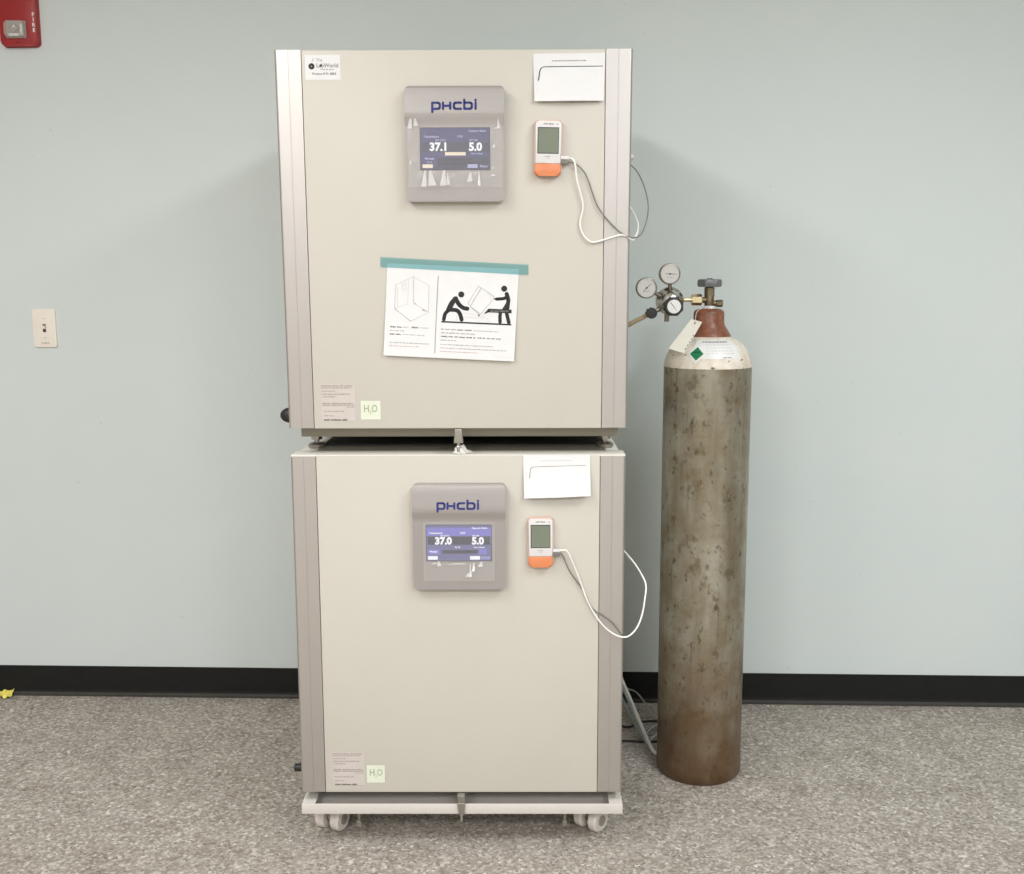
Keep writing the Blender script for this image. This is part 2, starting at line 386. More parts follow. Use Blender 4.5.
    for u, v, w_, h_, d in folds:
        l = .0285
        lean_ = h_*.42
        top = .0262
        F.b.m(1).face([(u, -(top+lean_), zb+v), (u+w_, -(top+lean_*.8), zb+v+.001), (u+w_*(.8 if d > 0 else .3), -top, zb+v+h_), (u+w_*(.45 if d > 0 else .1), -top, zb+v+h_*.96)])
    F.build('protective_film', p)
    return p

def make_incubator(name, label, loc, rot, zb, strip, upper):
    t = thing(name, label, 'incubator', loc, rot)
    # cabinet body, behind the door
    b = B(M['body'], M['chassis'], M['dark'], M['mat_'])
    b.box(-.378, .378, .068, .725, zb, zb+DH, .006)
    b.build('body', t, 40)
    b = B(M['chassis'], M['dark'])
    b.box(-.372, .372, .070, .715, zb-strip, zb-.0005, .002)
    if upper:
        b.m(1)
        for x0, x1 in ((-.322, -.228), (.048, .106), (.226, .320)): b.box(x0, x1, .0690, .071, zb-.0085, zb-.001)
    b.build('chassis', t, 40)
    # door: cream face with silver side trims, all on a slab
    b = B(M['seam'], M['body'])
    b.m(1).box(-.3765, .3765, .012, .0665, zb+.002, zb+DH-.0005, .002)
    if not upper: b.m(1).box(-.3845, .3845, .0002, .0664, zb+DH-.0044, zb+DH, .0008)
    dr = b.build('door', t, 40)
    if not upper:
        q = B(M['chassis']); q.box(-.335, .345, .050, .1335, zb+DH-.0004, zb+DH+.0012); q.build('top_plate', t)
    b = B(M['cream']); b.box(-SEAM+.0008, SEAM-.0008, -.0005, .0125, zb, zb+DH-.001, .0018, 3)
    fp = b.build('front_panel', dr, 40)
    for s in (-1, 1):
        arc = [(W2-.006+.006*math.sin(math.radians(a)), .006-.006*math.cos(math.radians(a))) for a in range(15, 91, 15)]
        pr = [(SEAM+.0004, 0), (SEAM+.0268, 0), (SEAM+.0272, .0005), (SEAM+.0280, .0005), (SEAM+.0284, 0), (W2-.0062, 0), (W2-.006, 0)]+arc+[(W2, .0065), (W2, .050), (W2-.004, .0655), (SEAM+.0004, .0655)]
        if s < 0: pr = [(-x, y) for x, y in pr][::-1]
        b = B(M['silver'])
        zt_ = zb+DH-(0 if upper else .0045)
        A = [b.bm.verts.new((x, y, zb+.001)) for x, y in pr]; C = [b.bm.verts.new((x, y, zt_)) for x, y in pr]
        b.bm.faces.new(A[::-1]); b.bm.faces.new(C)
        for i in range(len(pr)): b.bm.faces.new((A[i], A[(i+1) % len(pr)], C[(i+1) % len(pr)], C[i]))
        es = [e for e in b.bm.edges if abs(e.verts[0].co.z-e.verts[1].co.z) < 1e-6 and all(abs(v.co.x) > W2-.0045 for v in e.verts)]
        o = b.build('side_trim', dr, 17)
    # levelling feet
    for x in (-.345, .345):
        for y in (.118, .66):
            b = B(M['steel'], M['caster'])
            ft = -(loc[2]*0)
            low = 0 if (y < .3 or not upper) else -math.sin(rot[0])*y/1+.0
            z1 = zb-strip+.002
            ly = 0.0 - (math.tan(rot[0])*y if upper else 0)
            b.m(0).cyl(.006, ly+.008, z1, (x, y, 0), 'Z', 16)
            b.m(0).cyl(.0135, z1-.016, z1-.004, (x, y, 0), 'Z', 6)
            b.m(0).lathe([(.019, ly+.0006), (.0205, ly+.003), (.0205, ly+.009), (.018, ly+.0115), (.006, ly+.013)], (x, y, 0))
            b.build('levelling_foot', t, 40)
    control_panel(t, zb, -.1045, .1095, .503 if upper else .509, .745 if upper else .758, upper)
    # side rubber port plug
    b = B(M['rubber'])
    zk = (.015+zb) if not upper else zb+.016
    if upper: b.lathe([(.001, -.050), (.007, -.0485), (.0125, -.044), (.0165, -.037), (.0185, -.028), (.0185, .0)], (-.376, .10, zk), (1, 0, 0), 24)
    else: b.lathe([(.004, -.048), (.010, -.045), (.0105, -.03), (.0105, 0)], (-.376, .10, zk+.0), (1, 0, 0), 24)
    b.build('side_knob', t, 50)
    # centre hook latch under the door
    b = B(M['steel'], M['chrome'])
    if upper:
        b.m(0).prism([(-.0065, zb-.001), (.0095, zb-.001), (.0125, zb-.034), (-.0095, zb-.034)], -.004, .010, .0015)
        b.m(1).cyl(.0035, zb-.056, zb-.03, (.001, .004, 0), 'Z', 12)
        b.m(1).box(-.003, .008, .0, .007, zb-.046, zb-.041, .001)
    else:
        b.m(0).prism([(-.0085, zb-.001), (.0085, zb-.001), (.0100, zb-.019), (-.0070, zb-.019)], -.016, .006, .0015)
        b.m(0).prism([(-.0095, zb-.019), (.0100, zb-.019), (.0075, zb-.050), (-.0055, zb-.050)], -.019, -.0135, .0012)
        b.m(1).cyl(.0036, zb-.0640, zb-.048, (.001, -.016, 0), 'Z', 12)
    b.build('door_latch', t, 40)
    # data plate, lower left of the door
    F = door_flat([M['lbl'], M['lblink'], M['cgrey']], -.0006)
    lx0, lx1, ly0, ly1 = (-.309, -.2315, zb+.018, zb+.103)
    F.rect(lx0, lx1, ly0, ly1, 0, .0003)
    hh = ly1-ly0; ww = lx1-lx0
    for k, (v, a, c, mi, hg) in enumerate([(.945, .02, .98, 1, .045), (.89, .02, .95, 1, .035), (.80, .02, .42, 1, .03), (.72, .02, .86, 1, .04), (.65, .05, .42, 1, .035), (.47, .04, .98, 1, .05), (.42, .04, .98, 1, .035), (.37, .74, .98, 1, .03), (.26, .06, .68, 1, .035), (.14, .06, .38, 1, .035), (.03, .07, .76, 2, .05)]):
        F.greek(lx0+ww*a, lx0+ww*c, ly0+hh*v, hh*hg, mi, .0006, k+11, .9, (5, 12))
    o = F.build('data_label', t); o['label'] = 'grey data label with small print'
    # pale green note reading H2O
    F = door_flat([M['note'], M['green']], -.0006)
    nx0, nx1, nz0, nz1 = (-.2195, -.1745, zb+.021, zb+.064) if upper else (-.2265, -.1832, zb+.025, zb+.069)
    F.rect(nx0, nx1, nz0, nz1, 0, .0004)
    cz = (nz0+nz1)/2-.004
    F.text('H', nx0+.006, cz, .023, 1, .0008, .0003, sx=.82); F.text('2', nx0+.0195, cz-.004, .010, 1, .0008, .0001); F.text('O', nx0+.0245, cz, .023, 1, .0008, .0003, sx=.72)
    o = F.build('water_note', t); o['label'] = 'pale green sticker reading H2O'
    return t

LEAN = .02801
ZU = .96186+.0004; FTU = .0624-.0004
up = make_incubator('incubator', 'upper cream incubator with silver side trims, stacked on top, screen reading 37.1', (.0008, -.0078, ZU), (LEAN, 0, 0), FTU, .0310, True)
ZL = .0925; FTL = .1387-ZL
lo = make_incubator('incubator', 'lower cream incubator with silver side trims, on the wheeled base, screen reading 37.0', (0, 0, ZL), (0, 0, 0), FTL, .0290, False)
# white asset sticker, only on the upper unit's corner
F = door_flat([M['white'], M['ink'], M['grey'], M['wdial']], -.0006)
x0, z0, w, h = -.319, FTU+.7612, .0760, .0515
F.rect(x0, x0+w, z0, z0+h, 0, .0003)
F.disc(x0+w*.185, z0+h*.54, .0065, 1, .0006); F.disc(x0+w*.185, z0+h*.54, .0018, 2, .0009)
F.stroke([(x0+w*.2, z0+h*.72), (x0+w*.25, z0+h*.86)], .0009, 2, .0006)
F.text('The', x0+w*.32, z0+h*.74, .0085, 2, .0006); F.text('LabWorld', x0+w*.32, z0+h*.50, .0115, 2, .0006, .0002)
F.disc(x0+w*.45, z0+h*.575, .0024, 1, .0008)
F.greek(x0+w*.44, x0+w*.82, z0+h*.42, .0030, 2, .0006, 5, .5)
F.text('Product 8\u00b7M\u00b7 8803', x0+w*.20, z0+h*.20, .0068, 1, .0006)
F.disc(x0+w*.72, z0+h*.22, .0004, 2, .0006)
o = F.build('asset_sticker', up); o['label'] = 'white supplier sticker with round dark emblem'
# added dark sheet that deepens the shade in the gap between the units
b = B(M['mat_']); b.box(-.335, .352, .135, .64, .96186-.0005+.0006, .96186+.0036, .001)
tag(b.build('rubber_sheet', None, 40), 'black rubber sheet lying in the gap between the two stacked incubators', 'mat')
# crumpled tissue on the lower unit
b = B(M['tissue'])
rn = random.Random(4); c = Vector((.009, .034, .9619))
bmesh.ops.create_icosphere(b.bm, subdivisions=3, radius=1, matrix=Matrix.Identity(4))
for v in b.bm.verts:
    d = v.co.normalized(); k = 1+.28*math.sin(d.x*7+d.y*5)*math.cos(d.z*6+d.x*3)+rn.uniform(-.08, .08)
    x, y, z = d.x*k*.019, d.y*k*.02, max(0, d.z)*k*.017
    if x > 0: z *= max(.22, 1-x/.014); x *= 1.25
    v.co = c+Vector((x, y, z+.0004))
tag(b.build('crumpled_tissue'), 'scrap of crumpled white tissue on top of the lower incubator', 'tissue')

# ------------------------------------------------------------------ roller base
t = thing('roller_base', 'cream painted steel roller base under the lower incubator', 'base', (0, 0, 0))
b = B(M['frame'])
zt, zbm = .1143, .0888
b.box(-.3835, .3875, -.012, -.008, zbm, zt, .001); b.box(-.3835, .3875, .736, .740, zbm, zt, .001)
b.box(-.3835, -.3795, -.008, .736, zbm, zt, .001); b.box(.3835, .3875, -.008, .736, zbm, zt, .001)
b.box(-.380, .384, -.009, .737, zbm, zbm+.0035)
for sx, xe in ((1, -.3815), (-1, .3855)):   # corner gussets and narrow top lips
    for y0, y1 in ((-.010, .060), (.668, .738)):
        b.box(min(xe, xe+sx*.030), max(xe, xe+sx*.030), y0, y1, zt-.003, zt, .001)
b.build('frame', t, 40)
for x, s, y in ((-.3290, -1, .09), (.3180, 1, .09), (-.329, -1, .63), (.318, 1, .63)):
    b = B(M['castgrey'])
    b.m(0).cyl(.024, .080, .0892, (x, y, 0), 'Z', 24, .002); b.m(0).box(x-.008, x+.008, y-.024, y+.018, .030, .082, .004)
    cs = b.build('caster', t, 40)
    ang = math.radians(-24 if x < 0 else -40)
    ax = Vector((math.cos(ang), math.sin(ang), 0))
    for d in (-1, 1):
        b = B(M['caster'], M['castgrey'])
        cc = Vector((x, y-.004, .0305))+ax*d*.0215
        r = .030
        b.m(0).lathe([(r-.004, -.0125), (r, -.008), (r, .008), (r-.004, .0125)], cc, ax, 36)
        b.m(1).lathe([(.013, .0121), (.013, .0150), (.008, .0157)], cc, ax, 20); b.m(1).lathe([(.008, -.0157), (.013, -.0150), (.013, -.0121)], cc, ax, 20)
        b.build('wheel', cs, 40)
for x in (-.2557, .2516):
    b = B(M['steel'])
    b.cyl(.0048, .042, .090, (x, .05, 0), 'Z', 12); b.cyl(.0095, .0365, .0435, (x, .05, 0), 'Z', 6); b.cyl(.0125, .0285, .0370, (x, .05, 0), 'Z', 20, .0015)
    b.build('levelling_bolt', t, 40)

# ------------------------------------------------------------------ papers on the doors
def up_empty(o):  # put a thing onto the leaning upper door plane
    o.location = (.0008, -.0078, ZU); o.rotation_euler = (LEAN, 0, 0)
def paper(name, label, corners, parentloc, rot, bulge, seed, upper, droop=0):
    """graph card: corners BL,BR,TR,TL in door coordinates"""
    BL, BR, TR, TL = [Vector(c) for c in corners]
    def F_(u, v, l):
        p = BL*(1-u)*(1-v)+BR*u*(1-v)+TR*u*v+TL*(1-u)*v
        out = .0008+bulge*((1-v)**1.6)*(1-.35*abs(2*u-1))+droop*max(0, u-.45)*max(0, .5-v)*1.5
        return (p.x, -.0006-out-l*1.0, p.y)
    S = Flat([M['white'], M['ink'], M['faint'], M['grey']], F_)
    S.rect(0, 1, 0, 1, 0, 0, 12, 12)
    S.greek_line = None
    vv = .845 if upper else .86
    rn = random.Random(seed); u = .26
    while u < .72:
        w = rn.uniform(.02, .05); S.rect(u, u+w, vv-.010, vv+.010, 2 if not upper else 3, .0003); u += w+.010
    if upper: pts = [(.065, .44), (.075, .52), (.085, .62), (.10, .68), (.125, .715), (.16, .725)]+[(.16+.81*i/14, .725) for i in range(1, 15)]
    else: pts = [(.09, .46), (.098, .58), (.11, .68), (.13, .715), (.17, .722)]+[(.17+.76*i/14, .722+.015*i/14) for i in range(1, 15)]
    S.stroke(pts, .014 if upper else .010, 1 if upper else 3, .0005)
    for k in range(8): S.rect(.03, .05, .2+.07*k, .207+.07*k, 2, .0003)
    o = S.build(name); o.location = parentloc; o.rotation_euler = rot
    md = o.modifiers.new('thickness', 'SOLIDIFY'); md.thickness = .0002; md.offset = 0
    tag(o, label, 'paper', 'graph printouts on the doors'); return o
zz = FTU
paper('graph_printout', 'white graph printout taped to the upper right corner of the upper incubator door', [(.1740, zz+.7141), (.3228, zz+.7150), (.3253, zz+.8146), (.1709, zz+.8131)], (.0008, -.0078, ZU), (LEAN, 0, 0), .012, 1, True)
zz = FTL
paper('graph_printout', 'white graph printout with a folded bottom corner on the lower incubator door', [(.1520, zz+.7235), (.3042, zz+.7300), (.3035, zz+.8235), (.1495, zz+.8225)], (0, 0, ZL), (0, 0, 0), .020, 2, False, .012)

# handling notice with the teal tape
t = thing('handling_notice', 'white handling notice with lifting pictogram, hung by teal tape on the upper incubator', 'sign')
up_empty(t)
zz = FTU
TL, TR, BR, BL = [Vector((a, zz+c)) for a, c in ((-.1516, .3718), (.1401, .3579), (.1285, .1532), (-.1642, .1675))]
# drawing coordinates: 0..1024 by 0..783 with the sheet's corners at (105,108) (890,145) (865,697) (85,662)
def uv(X, Y):
    u, v = .5, .5
    for _ in range(8):
        px = (1-u)*(1-v)*105+u*(1-v)*890+u*v*865+(1-u)*v*85; py = (1-u)*(1-v)*108+u*(1-v)*145+u*v*697+(1-u)*v*662
        dxu = (1-v)*785+v*780; dxv = (1-u)*-20+u*-25; dyu = (1-v)*37+v*35; dyv = (1-u)*554+u*552
        ex, ey = X-px, Y-py; det = dxu*dyv-dxv*dyu
        u += (ex*dyv-ey*dxv)/det; v += (dxu*ey-dyu*ex)/det
    return u, v
def Fs(X, Y, l):
    u, v = uv(X, Y); p = TL*(1-u)*(1-v)+TR*u*(1-v)+BR*u*v+BL*(1-u)*v
    out = .0012+.008*max(0, v-.15)**1.5
    return (p.x, -.0006-out-l, p.y)
S = Flat([M['white'], M['ink'], M['grey'], M['faint'], M['red']], Fs)
for i in range(10):
    for j in range(10):
        q = []
        for a, c in ((i, j), (i+1, j), (i+1, j+1), (i, j+1)):
            u, v = a/10, c/10
            q.append(((1-u)*(1-v)*105+u*(1-v)*890+u*v*865+(1-u)*v*85, (1-u)*(1-v)*108+u*(1-v)*145+u*v*697+(1-u)*v*662))
        S.poly(q, 0, 0)
K = 1
S.stroke([(409, 185), (400, 400), (391, 646)], 3.5, 2, .0004)
def cur(pts, n=6):
    P = [Vector(p) for p in pts]; o = []
    for i in range(len(P)-1):
        p0 = P[max(i-1, 0)]; p1 = P[i]; p2 = P[i+1]; p3 = P[min(i+2, len(P)-1)]
        for k in range(n):
            tt = k/n; q = .5*((2*p1)+(p2-p0)*tt+(2*p0-5*p1+4*p2-p3)*tt*tt+(3*p1-p0-3*p2+p3)*tt**3); o.append((q.x, q.y))
    o.append(tuple(P[-1])); return o
# left drawing: hexagonal outline of a box interior
for pts, m_, w_ in (([(262, 188), (156, 238), (150, 378), (246, 456), (352, 402), (354, 242), (262, 188)], 3, 4), ([(262, 188), (262, 340), (268, 350)], 3, 6), ([(232, 205), (228, 350), (156, 376)], 3, 2.5), ([(268, 350), (352, 402)], 3, 5), ([(150, 378), (246, 456)], 2, 3.5), ([(268, 346), (284, 360)], 2, 5), ([(318, 388), (344, 396)], 2, 7), ([(195, 235), (214, 228), (212, 262), (194, 270), (195, 235)], 3, 2.5), ([(166, 255), (166, 370)], 3, 2)):
    S.stroke(pts, w_, m_, .0004)
# ground line
S.stroke([(432, 458), (844, 476)], 9, 1, .0004)
# crouching lifter
S.disc(547, 295, 18, 1, .0004)
S.stroke(cur([(514, 318), (490, 344), (476, 372), (468, 392)]), 25, 1, .0004); S.stroke(cur([(514, 318), (532, 352), (558, 374), (584, 380)]), 25, 1, .0004)
S.stroke(cur([(474, 388), (452, 410), (444, 444)]), 22, 1, .0004); S.stroke(cur([(474, 386), (520, 390), (540, 412), (550, 446)]), 24, 1, .0004)
S.poly([(500, 310), (528, 310), (486, 392), (464, 386)], 1, .0005)
# tilted box between the two
for pts, m_, w_ in (([(650, 246), (586, 350), (604, 362), (666, 256)], 2, 2), ([(650, 246), (742, 306), (740, 322), (664, 412), (600, 366)], 2, 2), ([(700, 284), (726, 300), (722, 330)], 3, 2.5), ([(612, 340), (668, 262)], 3, 2), ([(600, 366), (652, 412)], 2, 2.5), ([(520, 428), (706, 438), (710, 464)], 3, 2.5), ([(560, 404), (690, 428)], 3, 2), ([(520, 428), (518, 458)], 3, 2)):
    S.stroke(pts, w_, m_, .0004)
S.disc(653, 420, 6, 1, .0004)
# standing figure
S.disc(803, 261, 18, 1, .0004)
S.stroke(cur([(818, 292), (828, 330), (822, 366)]), 24, 1, .0004); S.stroke(cur([(820, 300), (806, 318), (758, 323)]), 19, 1, .0004)
S.poly([(757, 314), (738, 321), (757, 331)], 1, .0005); S.poly([(812, 350), (838, 352), (834, 388), (790, 386)], 1, .0005)
S.stroke([(782, 396), (779, 430), (780, 460)], 21, 1, .0004); S.stroke([(816, 396), (824, 430), (832, 462)], 22, 1, .0004)
# arm with its lettered tab
S.poly([(710, 380), (848, 386), (848, 408), (712, 402), (682, 412), (696, 396)], 1, .0007)
S.greek(722, 836, 395, 9, 2, .0009, 3, .7)
# printed lines
def gl(x0, x1, y0, hgt, mi, seed, slope=.047, word=(3, 9), dense=.8):
    rn = random.Random(seed); x = x0
    while x < x1-hgt*.4:
        for _ in range(rn.randint(*word)):
            w = hgt*rn.uniform(.45, .8)
            if x+w > x1: break
            yy = y0+(x-x0)*slope; k1, k2 = rn.choice((.5, .35)), rn.choice((.5, .3))
            S.poly([(x, yy-hgt*k1), (x+w*dense, yy-hgt*k1), (x+w*dense, yy+hgt*k2), (x, yy+hgt*k2)], mi, .0004); x += w
        x += hgt*.8
for k, (a, c, y, hg, mi) in enumerate([(124, 196, 488, 11, 1), (200, 236, 491, 7, 2), (252, 300, 492, 11, 1), (302, 356, 495, 6, 2), (122, 212, 510, 7, 2), (122, 196, 532, 11, 1), (200, 330, 535, 6, 2), (120, 356, 582, 7, 2), (118, 300, 602, 7, 4),
        (428, 520, 502, 10, 2), (526, 620, 507, 11, 1), (624, 776, 512, 7, 2), (428, 630, 524, 9, 2), (428, 638, 546, 11, 1), (646, 700, 556, 11, 1), (704, 790, 559, 9, 1), (424, 520, 568, 8, 2), (424, 740, 594, 6.5, 2), (422, 826, 615, 6.5, 2), (422, 650, 636, 6.5, 4), (746, 850, 668, 5, 3)]):
    gl(a, c, y, hg*.8, mi, k+40, dense=.6)
sh = S.build('sheet', t)
F = Flat([M['tape']], lambda u, v, l: (u, -.0006-l, v))
a, c, d, e = ((-.1668, zz+.3850), (.1612, zz+.3677), (.1612, zz+.3447), (-.1673, zz+.3631))
F.poly([a, c, d, e], 0, .0022)
tp = F.build('tape', t); tp['label'] = 'strip of translucent teal tape'

# ------------------------------------------------------------------ data loggers and their leads
def logger(label, loc, rot, x0, x1, z0, z1, slant, dz):
    t = thing('data_logger', label, 'data logger', loc, rot, 'data loggers on the doors')
    w = x1-x0; h = z1-z0
    sk = Matrix.Shear('XY', 4, (0, 0))
    R = Matrix.Translation((x0, 0, z0)) @ Matrix.Rotation(slant, 4, 'Y')
    def done(b): bmesh.ops.transform(b.bm, matrix=R, verts=b.bm.verts[:])
    b = B(M['pinkor'], M['orange']); b.prism(rrect(-.0025, w+.0025, .001, h+.003, .009), -.013, -.001, .003)
    for f in b.bm.faces:
        if f.calc_center_median().z < h*.235: f.material_index = 1
    done(b); cs = b.build('case', t, 40); cs['label'] = 'peach coloured protective back shell'
    b = B(M['wplastic'], M['grey'])
    fc = [q for q in rrect(0, w, -.2, h, .008) if q[1] > 0]; b.prism(fc+[(0, h*.225), (w, h*.225)], -.0185, -.010, .0018); b.m(1)
    FF = Flat([M['grey']], lambda u, v, l: (u, -.0185-l, v)); FF.b.bm.free(); FF.b = b
    FF.greek(w*.30, w*.72, h*.945, .0032, 1, .0004, 2, .85, (6, 10)); FF.greek(w*.80, w*.93, h*.945, .0025, 1, .0004, 3, .6)
    FF.greek(w*.38, w*.62, h*.355, .002, 1, .0004, 4, .7); FF.stroke([(w*.46, h*.31), (w*.5, h*.325), (w*.54, h*.31)], .0006, 1, .0004)
    done(b); b.build('faceplate', t, 40)
    b = B(M['lcd'], M['rubber']); b.m(1).box(w*.09-.0005, w*.91, -.0188, -.0180, h*.405, h*.885); b.m(0).box(w*.11, w*.89, -.0192, -.0186, h*.42, h*.870, 0)
    done(b); b.build('lcd_screen', t)
    b = B(M['orange']); oc = [q for q in rrect(-.0005, w+.0005, .0, h*.5, .009) if q[1] < h*.2]; oc = [(-.0005, h*.233)]+oc+[(w+.0005, h*.233)]
    b.prism(oc, -.0187, -.006, .004)
    done(b); b.build('end_cap', t, 40)
    b = B(M['wplastic'], M['cgrey'])
    b.m(0).box(w, w+.018, -.016, -.009, h*.30+.001, h*.30+.008, .001); b.m(1).box(w, w+.017, -.016, -.009, h*.30-.009, h*.30-.001, .001)
    done(b); b.build('plug', t, 40)
    return t
logger('white and orange data logger stuck on the upper incubator door, beside its display', (.0008, -.0078, ZU), (LEAN, 0, 0), .1745, .2300, FTU+.558, FTU+.673, math.radians(1.2), 0)
logger('white and orange data logger stuck on the lower incubator door, under the folded printout', (0, 0, ZL), (0, 0, 0), .1628, .2175, FTL+.5615, FTL+.6755, math.radians(-.3), 0)
def cable(name, label, pts, r, m, cat='cable', group=None):
    b = B(M[m]); b.tube(pts, r, 10, 6); return tag(b.build(name), label, cat, group)
cable('charging_cable', 'white cable looping from the upper data logger to behind the upper incubator', [(0.2420, -0.033, 1.6190), (0.2606, -0.036, 1.6138), (0.2675, -0.034, 1.5727), (0.2812, -0.030, 1.5197), (0.2749, -0.028, 1.4832), (0.2817, -0.027, 1.4573), (0.3016, -0.027, 1.44), (0.3323, -0.027, 1.4464), (0.3629, -0.027, 1.4549), (0.3783, -0.026, 1.4527), (0.3927, -0.02, 1.4445), (0.4036, 0.0, 1.4606), (0.4078, 0.02, 1.4792), (0.4053, 0.04, 1.4958), (0.3993, 0.07, 1.5156), (0.3880, 0.11, 1.5403), (.3835, .2, 1.56), (.3835, .5, 1.56), (.3835, .72, 1.56), (.375, .755, 1.50), (.34, .76, 1.40)], .0021, 'cwhite')
cable('probe_lead', 'thin dark grey probe lead hanging in a wide loop from the upper data logger', [(0.2420, -0.033, 1.6105), (0.2628, -0.035, 1.6075), (0.2871, -0.031, 1.5834), (0.3118, -0.029, 1.5196), (0.3383, -0.0275, 1.4851), (0.3644, -0.0275, 1.4611), (0.3893, -0.025, 1.4495), (0.4113, -0.01, 1.4579), (0.4265, 0.01, 1.4917), (0.4306, 0.03, 1.5281), (0.4235, 0.05, 1.5672), (0.4118, 0.07, 1.5979), (0.4001, 0.09, 1.6156), (0.3850, 0.13, 1.6324), (.3825, .3, 1.64), (.3825, .72, 1.64), (.37, .745, 1.60), (.33, .75, 1.50)], .0014, 'cgrey')
cable('charging_cable', 'white cable looping from the lower data logger round the edge of the lower door', [(0.2300, -0.013, 0.7397), (0.2400, -0.014, 0.7400), (0.2529, -0.012, 0.735), (0.2744, -0.007, 0.6852), (0.3007, -0.005, 0.6143), (0.3292, -0.005, 0.5659), (0.3597, -0.006, 0.5373), (0.3903, -0.010, 0.53), (0.4146, 0.0, 0.5461), (0.4294, 0.01, 0.5769), (0.437, 0.02, 0.6152), (0.4402, 0.03, 0.6415), (0.434, 0.04, 0.6606), (0.4169, 0.06, 0.6869), (0.3972, 0.08, 0.7087), (0.3835, 0.13, 0.7183), (.3825, .4, .72), (.3825, .72, .72), (.37, .755, .68), (.33, .76, .55)], .0021, 'cwhite')
cable('probe_lead', 'thin grey probe lead running down the lower door beside the white cable', [(0.2300, -0.013, 0.7310), (0.2391, -0.013, 0.7302), (0.2582, -0.008, 0.687), (0.2889, -0.005, 0.6429), (0.3103, -0.0045, 0.5995), (0.3385, -0.0045, 0.5777), (0.3574, -0.0045, 0.5631), (0.3760, -0.006, 0.5400), (.3895, .004, .524), (.3895, .06, .515), (.3835, .2, .50), (.3825, .72, .50), (.37, .745, .47), (.33, .75, .40)], .0015, 'cgrey')
b = B(M['wplastic']); b.cyl(.006, -.004, .012, (.3845, .03, 1.6285), (1, 0, 0), 16, .001); tag(b.build('cable_clip', None, 40), 'tiny white cable clip at the right edge of the upper incubator', 'clip')

# ------------------------------------------------------------------ gas cylinder
GX, GY = .64325, .41451
t = thing('gas_cylinder', 'tall weathered grey steel gas cylinder with brown neck, standing right of the incubators', 'gas cylinder', (GX, GY, 0))
b = B(M['bottle'], M['bwhite'])
R = .1155
b.m(0).lathe([(.098, .0015), (.108, .0), (.1155, .010), (.1165, .03), (R, .06)]+[(R, .06+1.072*i/12) for i in range(1, 13)], (0, 0, 0), 'Z', 96)
dome = [(R, 1.132), (.1150, 1.139), (.1125, 1.149), (.108, 1.163), (.1015, 1.177), (.0930, 1.189), (.0800, 1.2005), (.0680, 1.2065), (.0575, 1.212), (.050, 1.215)]
b.m(1).lathe(dome, (0, 0, 0), 'Z', 96)
b.build('cylinder_body', t, 40)
b = B(M['rust'])
b.lathe([(.0605, 1.2070), (.0585, 1.214), (.0535, 1.222), (.0475, 1.232), (.0420, 1.2415), (.0405, 1.247), (.0402, 1.2725), (.0385, 1.278), (.030, 1.283), (.012, 1.285)], (0, 0, 0), 'Z', 64)
b.build('neck_collar', t, 45)
b = B(M['ptape'], M['dbrass'])
b.m(0).lathe([(.017, 1.283), (.0165, 1.287), (.012, 1.2915), (.011, 1.293)], (0, 0, 0), 'Z', 24)
b.m(1).lathe([(.0115, 1.289), (.0125, 1.293), (.0125, 1.316), (.011, 1.320)], (0, 0, 0), 'Z', 24)
b.m(1).cyl(.0075, 0, .030, (.005, 0, 1.298), (1, 0, 0), 20, .001); b.m(1).cyl(.0095, .014, .031, (.004, -.002, 1.2975), (1, 0, 0), 6, .001)
b.m(1).cyl(.0080, 0, .020, (-.004, 0, 1.3065), (-1, 0, 0), 20)
vb = b.build('valve', t, 40); vb['label'] = 'tarnished brass shut-off valve'
b = B(M['dbrass']); b.cyl(.0135, 1.316, 1.340, (0, 0, 0), 'Z', 6, .0015); b.build('packing_nut', vb, 30)
b = B(M['wheelgrey'])
n = 80; top = []; 
rings = []
for h, k in ((1.3405, .80), (1.3415, .94), (1.346, 1.0), (1.3545, 1.0), (1.3595, .94), (1.3610, .80), (1.3600, .35)):
    rings.append([b.bm.verts.new(((.0300+.0022*math.cos(6*2*PI*i/n))*k*math.cos(2*PI*i/n), (.0300+.0022*math.cos(6*2*PI*i/n))*k*math.sin(2*PI*i/n), h)) for i in range(n)])
for a, c in zip(rings, rings[1:]):
    for i in range(n): b.bm.faces.new((a[i], a[(i+1) % n], c[(i+1) % n], c[i]))
b.bm.faces.new(rings[0][::-1]); b.bm.faces.new(rings[-1])
b.cyl(.008, 1.338, 1.3635, (0, 0, 0), 'Z', 20, .001)
o = b.build('handwheel', vb, 40); o['label'] = 'grey lobed handwheel'
# labels wrapped on the shoulder
def dome_pt(th, s, l):
    """th: angle right of the camera-facing line, s: 0 at the dome foot .. 1 at its top"""
    k = s*(len(dome)-1); i = min(int(k), len(dome)-2); f = k-i
    r = dome[i][0]*(1-f)+dome[i+1][0]*f+l; z = dome[i][1]*(1-f)+dome[i+1][1]*f+l*.8
    a = -PI/2-.21+th   # towards the camera
    return (r*math.cos(a), r*math.sin(a), z)
def zs(z):  # height -> s
    for i in range(len(dome)-1):
        if dome[i][1] <= z <= dome[i+1][1]: return (i+(z-dome[i][1])/(dome[i+1][1]-dome[i][1]))/(len(dome)-1)
    return 0
F = Flat([M['wdial'], M['ink'], M['grey'], M['faint']], lambda u, v, l: dome_pt(u, zs(v), l+.0008))
F.rect(-.35, .85, 1.158, 1.2035, 0, 0, 24, 6)
rn = random.Random(9); u = -.14
while u < .62:
    w = rn.uniform(.03, .07); F.rect(u, u+w, 1.1985, 1.2005, 1, .0004); u += w+.02
for v_ in (1.192, 1.184, 1.177, 1.170):
    u = -.02
    while u < .7:
        w = rn.uniform(.03, .08); F.rect(u, u+w, v_, v_+.0015, 3, .0004); u += w+.03
